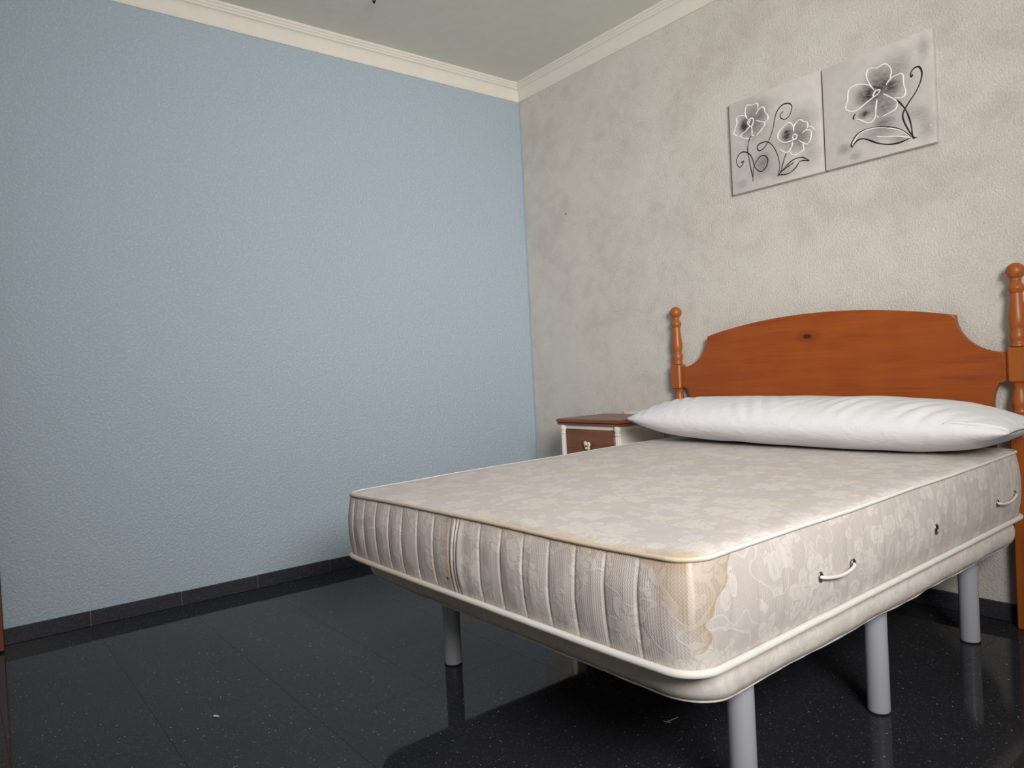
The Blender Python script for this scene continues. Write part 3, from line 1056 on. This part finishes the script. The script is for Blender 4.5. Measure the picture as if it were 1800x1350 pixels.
# ================================================================ wall socket, nail, hook
M_SOCKET = plain('cream_plastic', S(216, 208, 190), 0.35)
so = tag(empty('wall_socket', (0.866, 0.0, 0.712)), 'cream plastic wall socket just above the bedside table', 'socket')
box('socket_plate', (-0.072, -0.009, -0.040), (0.072, 0.0, 0.040), M_SOCKET, so, 0.003, 2)
for sx in (-1, 1):
    pl = box('socket_insert', (sx * 0.035 - 0.027, -0.012, -0.027), (sx * 0.035 + 0.027, -0.007, 0.030), M_SOCKET, so, 0.003, 2)
    for q in (-1, 1):
        v_, f_ = tube_data([(sx * 0.035 + q * 0.0095, -0.0125, 0.0), (sx * 0.035 + q * 0.0095, -0.010, 0.0)], 0.0025, 8)
        obj('pin_hole', pydata('pin_hole', v_, f_), M_HOLE, pl)

M_IRON = plain('black_iron', S(22, 21, 20), 0.5, Metallic=0.6)
nail = lathe('wall_nail', [(0.0012, 0.0), (0.0012, 0.008), (0.0035, 0.0085), (0.0035, 0.010), (0.002, 0.0108)], M_IRON, None, (0.402, 0.001, 1.9505), 12)
nail.rotation_euler = (PI / 2, 0, 0)
tag(nail, 'tiny black nail in the bare grey wall left of the pictures', 'nail')

HK = (0.512, -1.309)
hook = tag(empty('ceiling_hook', (HK[0], HK[1], ROOM_Z)), 'small black hook hanging from the ceiling at the upper frame edge', 'hook')
lathe('rose', [(0.004, -0.006), (0.010, -0.004), (0.012, -0.001), (0.012, 0.0)], M_IRON, hook, None, 16)
hp = [(0, 0, -0.002), (0, 0, -0.036)] + [(0.010 - 0.010 * math.cos(a), 0, -0.042 - 0.012 * math.sin(a)) for a in [k * PI * 1.15 / 10 for k in range(11)]]
tube('hook_wire', hp, 0.0035, M_IRON, hook, 8, False, Vector((0, 1, 0.01)))

# ================================================================ the two canvases
W1=[[(-0.129,0.1159),(-0.1394,0.1439),(-0.1365,0.17),(-0.1236,0.1802),(-0.1046,0.1732),(-0.0818,0.1738),(-0.0719,0.1626),(-0.0748,0.1458)],[(-0.0844,0.1244),(-0.0684,0.1437),(-0.0508,0.1469),(-0.0405,0.137),(-0.0375,0.1184),(-0.0248,0.0991),(-0.0286,0.0805),(-0.0494,0.079),(-0.0858,0.0981)],[(-0.0494,0.079),(-0.0416,0.0669),(-0.0584,0.0477),(-0.0869,0.0272)],[(-0.1096,0.0773),(-0.1083,0.0536),(-0.1092,0.0359),(-0.0967,0.0323)],[(-0.1289,0.1181),(-0.1449,0.1366),(-0.1758,0.144),(-0.1869,0.1338),(-0.1864,0.1131),(-0.2001,0.0853),(-0.2038,0.0658),(-0.1705,0.047)],[(-0.1144,0.0823),(-0.1409,0.0655),(-0.1676,0.053),(-0.163,0.0403),(-0.1377,0.0285),(-0.1124,0.0226)],[(-0.1244,0.0875),(-0.1298,0.1004),(-0.1153,0.1139),(-0.1027,0.1123),(-0.0983,0.0997),(-0.1069,0.08),(-0.1196,0.0816),(-0.123,0.0939),(-0.113,0.1087)],[(0.0971,0.0056),(0.089,0.0273),(0.0732,0.0376),(0.0494,0.0285),(0.0248,0.0099),(0.019,-0.0101),(0.0277,-0.0278),(0.0506,-0.0429),(0.0785,-0.0444),(0.1064,-0.0396)],[(0.0978,-0.0095),(0.0975,0.014),(0.1143,0.0302),(0.1304,0.0337),(0.1433,0.0213),(0.1587,0.0145),(0.1624,-0.0013),(0.155,-0.0159)],[(0.1343,-0.0266),(0.1526,-0.0193),(0.1723,-0.0252),(0.1761,-0.0389),(0.1704,-0.0665),(0.1565,-0.0793),(0.1411,-0.0728),(0.1172,-0.0512)],[(0.1366,-0.0716),(0.1393,-0.0913),(0.1352,-0.1028),(0.1122,-0.1092),(0.0847,-0.1082),(0.0741,-0.0882)],[(0.0898,-0.0498),(0.0842,-0.0696),(0.0719,-0.0854),(0.0576,-0.0901),(0.0394,-0.0787),(0.0282,-0.0648)],[(0.0895,-0.0284),(0.0982,-0.0202),(0.1106,-0.0281),(0.1063,-0.0417),(0.0948,-0.0427),(0.0895,-0.0284)],[(0.1667,-0.0047),(0.1838,-0.0161),(0.1911,-0.0287)]]
B1=[[(-0.1118,0.0358),(-0.1227,0.0219),(-0.1327,-0.0022),(-0.1348,-0.0332),(-0.1298,-0.0661),(-0.1223,-0.1175),(-0.113,-0.1648)],[(-0.1574,-0.0701),(-0.1664,-0.0736),(-0.1742,-0.0725)],[(-0.1559,-0.0705),(-0.1699,-0.0895),(-0.1832,-0.0929),(-0.1953,-0.0738),(-0.194,-0.049),(-0.1745,-0.0291),(-0.1486,-0.0303),(-0.1239,-0.0497),(-0.1102,-0.0803),(-0.104,-0.1088),(-0.0852,-0.1337),(-0.0656,-0.1409),(-0.0425,-0.1246),(-0.0346,-0.0958),(-0.0474,-0.0757),(-0.072,-0.0726),(-0.0956,-0.093),(-0.1068,-0.1125),(-0.1119,-0.1426),(-0.1151,-0.1755)],[(0.0526,0.0943),(0.0382,0.088),(0.0374,0.0732),(0.0556,0.0581),(0.0793,0.0666),(0.0921,0.0924),(0.0908,0.112),(0.0728,0.1242),(0.0471,0.124),(0.0224,0.106),(0.0089,0.0755),(-0.0029,0.0312),(-0.0245,-0.0107),(-0.0504,-0.0386),(-0.0731,-0.0456),(-0.084,-0.0337),(-0.0792,-0.0173),(-0.054,-0.012),(-0.0297,-0.018),(-0.0066,-0.042),(0.0109,-0.0774),(0.021,-0.1149),(0.0216,-0.1498),(0.0104,-0.184)],[(0.0575,-0.0923),(0.0418,-0.1247),(0.028,-0.1645),(0.0128,-0.1824)],[(0.0104,-0.1827),(0.045,-0.1558),(0.0835,-0.1314),(0.1204,-0.1284),(0.1425,-0.1365),(0.164,-0.1548)],[(0.164,-0.1548),(0.1376,-0.1457),(0.1172,-0.1467),(0.1003,-0.1657),(0.0718,-0.182),(0.0436,-0.1836),(0.0154,-0.1779)],[(0.0255,-0.1682),(0.064,-0.1521),(0.0923,-0.1423)]]
W2=[[(-0.004,0.0549),(-0.0229,0.0889),(-0.0318,0.1149),(-0.0299,0.1372),(-0.0159,0.1458),(0.0107,0.1384),(0.0375,0.1435),(0.0545,0.1314),(0.0644,0.1077),(0.0589,0.0783)],[(0.0428,0.0593),(0.061,0.0776),(0.0871,0.0839),(0.106,0.0772),(0.1086,0.0387),(0.1146,0.0101),(0.1089,-0.0056),(0.096,-0.0102),(0.0729,-0.0003)],[(0.0305,0.0287),(0.058,0.0047),(0.0787,-0.0156),(0.0816,-0.0299),(0.0731,-0.0472),(0.0468,-0.0545),(0.0223,-0.0604)],[(-0.0061,0.0579),(-0.0233,0.0798),(-0.0456,0.0922),(-0.0731,0.0994),(-0.0968,0.0959),(-0.1093,0.0814),(-0.1132,0.0452),(-0.1223,0.0246),(-0.1172,0.0089),(-0.0964,-0.0024),(-0.0729,-0.0029),(-0.0445,0.0111),(-0.012,0.0257),(0.0063,0.0333),(0.0178,0.043),(0.0137,0.0498),(0.0002,0.049),(-0.0094,0.034),(-0.0007,0.0274)],[(0.0055,0.0153),(-0.0004,-0.0191),(-0.004,-0.0499),(-0.016,-0.0668),(-0.0342,-0.0681),(-0.052,-0.0557),(-0.07,-0.0433),(-0.0885,-0.0376)],[(-0.0015,-0.0439),(0.009,-0.0608)],[(-0.1002,-0.1417),(-0.0799,-0.1078),(-0.0492,-0.0959),(0.0007,-0.0979),(0.053,-0.1154),(0.095,-0.1386),(0.1233,-0.169)],[(-0.003,-0.1333),(0.0343,-0.1441),(0.0773,-0.1543),(0.1232,-0.1721)],[(0.1908,-0.1462),(0.2039,-0.1484)]]
B2=[[(0.0705,-0.0053),(0.0911,-0.0263),(0.111,-0.0593),(0.1241,-0.0987),(0.1309,-0.136),(0.1336,-0.172),(0.1416,-0.1809)],[(0.1404,0.0679),(0.1418,0.0613),(0.1359,0.059),(0.1354,0.0688),(0.1383,0.0775),(0.1503,0.0875),(0.1666,0.0859),(0.1759,0.063),(0.1706,0.0302),(0.1506,-0.0065),(0.1245,-0.0372),(0.1044,-0.0661),(0.1012,-0.0916),(0.1163,-0.1361),(0.1357,-0.1726),(0.1487,-0.1799)],[(-0.1028,-0.148),(-0.1044,-0.1311),(-0.082,-0.1039),(-0.049,-0.0927),(0.0008,-0.0952),(0.0531,-0.1122),(0.0952,-0.1351),(0.1275,-0.1702)],[(-0.1028,-0.148),(-0.0831,-0.1278),(-0.0596,-0.1243),(-0.0326,-0.1376),(-0.0018,-0.1578),(0.0374,-0.1748),(0.0805,-0.1811),(0.1252,-0.1748)],[(-0.0885,-0.0376),(-0.0918,-0.0272),(-0.0819,-0.0163)]]

def mat_canvas(name, blobs, size):
    g = G(name, 0.7, 0.25)
    p = g.obj()
    x, y, z = g.sep(p)
    grain = g.noise(g.vm('MULTIPLY', g.vm('ADD', p, g.vm('SCALE', g.noise(p, 4.0, 2.0, 0.5, 0.0, True), None, 0.12)), (45.0, 1.0, 150.0)), 1.0, 4.0, 0.65, 0.6)
    mott = g.noise(p, 28.0, 5.0, 0.65)
    tot = None
    for bx_, bz, rx, rz, st in blobs:
        d = g.vm('LENGTH', g.comb(g.m('DIVIDE', g.m('SUBTRACT', x, bx_), rx), g.m('DIVIDE', g.m('SUBTRACT', z, bz), rz), 0.0))
        d = g.m('ADD', d, g.m('MULTIPLY', g.m('SUBTRACT', mott, 0.5), 0.5))
        k = g.mr(d, 0.0, 1.0, st, 0.0)
        tot = k if tot is None else g.m('SUBTRACT', g.m('ADD', tot, k), g.m('MULTIPLY', tot, k))
    tot = g.m('MULTIPLY', tot, g.mr(g.m('ADD', g.m('MULTIPLY', grain, 0.6), g.m('MULTIPLY', mott, 0.5)), 0.3, 0.75, 0.55, 1.35))
    base = g.mix(g.mr(mott, 0.3, 0.7), S(200, 195, 190), S(208, 203, 198))
    # pale unpainted margin
    c = g.mix(g.m('MINIMUM', tot, 1.0), base, S(52, 50, 50))
    weave = g.m('MULTIPLY', g.m('SINE', g.m('MULTIPLY', x, 2600.0)), g.m('SINE', g.m('MULTIPLY', z, 2600.0)))
    h = g.m('ADD', g.m('MULTIPLY', grain, g.m('MINIMUM', g.m('MULTIPLY', tot, 2.0), 1.0)), g.m('MULTIPLY', weave, 0.06))
    return g.out(c, None, g.bump(h, 0.4, 0.002))
M_WPAINT = plain('thick_white_paint', S(240, 238, 232), 0.45)
M_BPAINT = plain('thick_black_paint', S(15, 14, 14), 0.5)
M_CANVASSIDE = plain('canvas_margin', S(206, 200, 188), 0.7)
def canvas(cx, w, h, blobs, white, black, label, rw, rb):
    root = tag(empty('canvas_picture', (cx, -0.0005, 2.009 - h / 2)), label, 'picture', 'flower canvases above the bed')
    oz = h / 2
    bm = bmesh.new()
    box_bm(bm, (-w / 2, -0.0255, -h / 2), (w / 2, 0.0, h / 2), 0.0025, 2)
    co = obj('canvas', bm_mesh('canvas', bm, 40), mat_canvas('painted_canvas', blobs, (w, h)), root, (0, 0, oz))
    y0 = -0.0260
    for name, lines, mat, rad in (('white_paint_line', white, M_WPAINT, rw), ('black_paint_line', black, M_BPAINT, rb)):
        for ln in lines:
            pts = smooth_path([(a, y0, b) for a, b in ln], 7)
            ph = random.random() * 6
            ro = (lambda t, ph=ph, rad=rad: rad * (0.72 + 0.38 * math.sin(t * 9 + ph) ** 2) * (0.55 + 0.45 * min(1, min(t, 1 - t) * 12)))
            v, f = tube_data(pts, ro, 6, False, Vector((0, 1, 0)))
            v = [Vector((q.x, y0 + (q.y - y0) * 0.55, q.z)) for q in v]
            obj(name, pydata(name, v, f, True), mat, co)
    return root
canvas(1.8085, 0.451, 0.431,
       [(-0.147, 0.090, 0.045, 0.055, 0.95), (-0.10, 0.085, 0.10, 0.10, 0.62), (-0.055, 0.115, 0.05, 0.045, 0.35), (-0.08, 0.150, 0.14, 0.07, 0.35),
        (0.062, -0.012, 0.035, 0.05, 0.92), (0.108, -0.035, 0.10, 0.095, 0.55), (0.14, 0.03, 0.11, 0.10, 0.32), (0.15, -0.05, 0.07, 0.06, 0.3),
        (-0.062, -0.098, 0.07, 0.06, 0.50), (-0.06, -0.14, 0.09, 0.05, 0.3), (-0.174, -0.173, 0.05, 0.03, 0.25), (0.0, -0.05, 0.24, 0.22, 0.22), (0.17, -0.13, 0.07, 0.09, 0.28), (0.04, -0.17, 0.09, 0.04, 0.3)],
       W1, B1, 'left flower canvas on the grey wall, two small blossoms with curling stems', 0.0033, 0.0025)
canvas(2.2605, 0.434, 0.431,
       [(-0.028, 0.045, 0.075, 0.06, 0.80), (0.03, 0.062, 0.06, 0.05, 0.75), (0.068, 0.046, 0.05, 0.05, 0.62), (0.012, 0.04, 0.13, 0.12, 0.5), (0.01, 0.115, 0.06, 0.05, 0.35),
        (-0.046, -0.028, 0.04, 0.025, 0.92), (0.03, -0.03, 0.07, 0.06, 0.4), (0.09, 0.12, 0.09, 0.08, 0.35), (0.028, -0.085, 0.07, 0.035, 0.5), (0.01, -0.12, 0.12, 0.05, 0.35),
        (0.156, -0.087, 0.06, 0.05, 0.28), (-0.136, -0.146, 0.05, 0.04, 0.42), (-0.09, -0.187, 0.04, 0.025, 0.35), (0.085, -0.165, 0.06, 0.025, 0.45), (0.186, 0.155, 0.035, 0.07, 0.34), (0.185, -0.15, 0.05, 0.08, 0.35), (0.05, -0.02, 0.26, 0.24, 0.25)],
       W2, B2, 'right flower canvas on the grey wall, one large blossom and leaf', 0.0035, 0.0031)

# ================================================================ crumbs on the floor
M_CHIP = plain('white_plaster_chip', S(214, 210, 202), 0.8)
def chip(name, x, y, s, label):
    bm = bmesh.new()
    r = bmesh.ops.create_icosphere(bm, subdivisions=1, radius=1.0)
    for v in r['verts']:
        k = 0.75 + 0.5 * random.random()
        v.co = Vector((v.co.x * s[0] * k, v.co.y * s[1] * k, max(0.0, (v.co.z * 0.5 + 0.5) * s[2] * k)))
    o = obj(name, bm_mesh(name, bm), M_CHIP, None, (x, y, 0.0002))
    o.rotation_euler = (0, 0, 0.6)
    return tag(o, label, 'crumb')
chip('plaster_chip', 1.294, -2.415, (0.012, 0.0055, 0.005), 'white plaster chip lying on the open black floor')
wire = tube('wire_scrap', smooth_path([(2.252, -1.477, 0.0010), (2.262, -1.475, 0.0010), (2.272, -1.472, 0.0010), (2.263, -1.474, 0.002), (2.264, -1.455, 0.0010), (2.266, -1.43, 0.0010)], 5), 0.0008, M_CHIP, None, 6)
tag(wire, 'thin bent pale scrap of wire on the floor under the bed', 'wire')
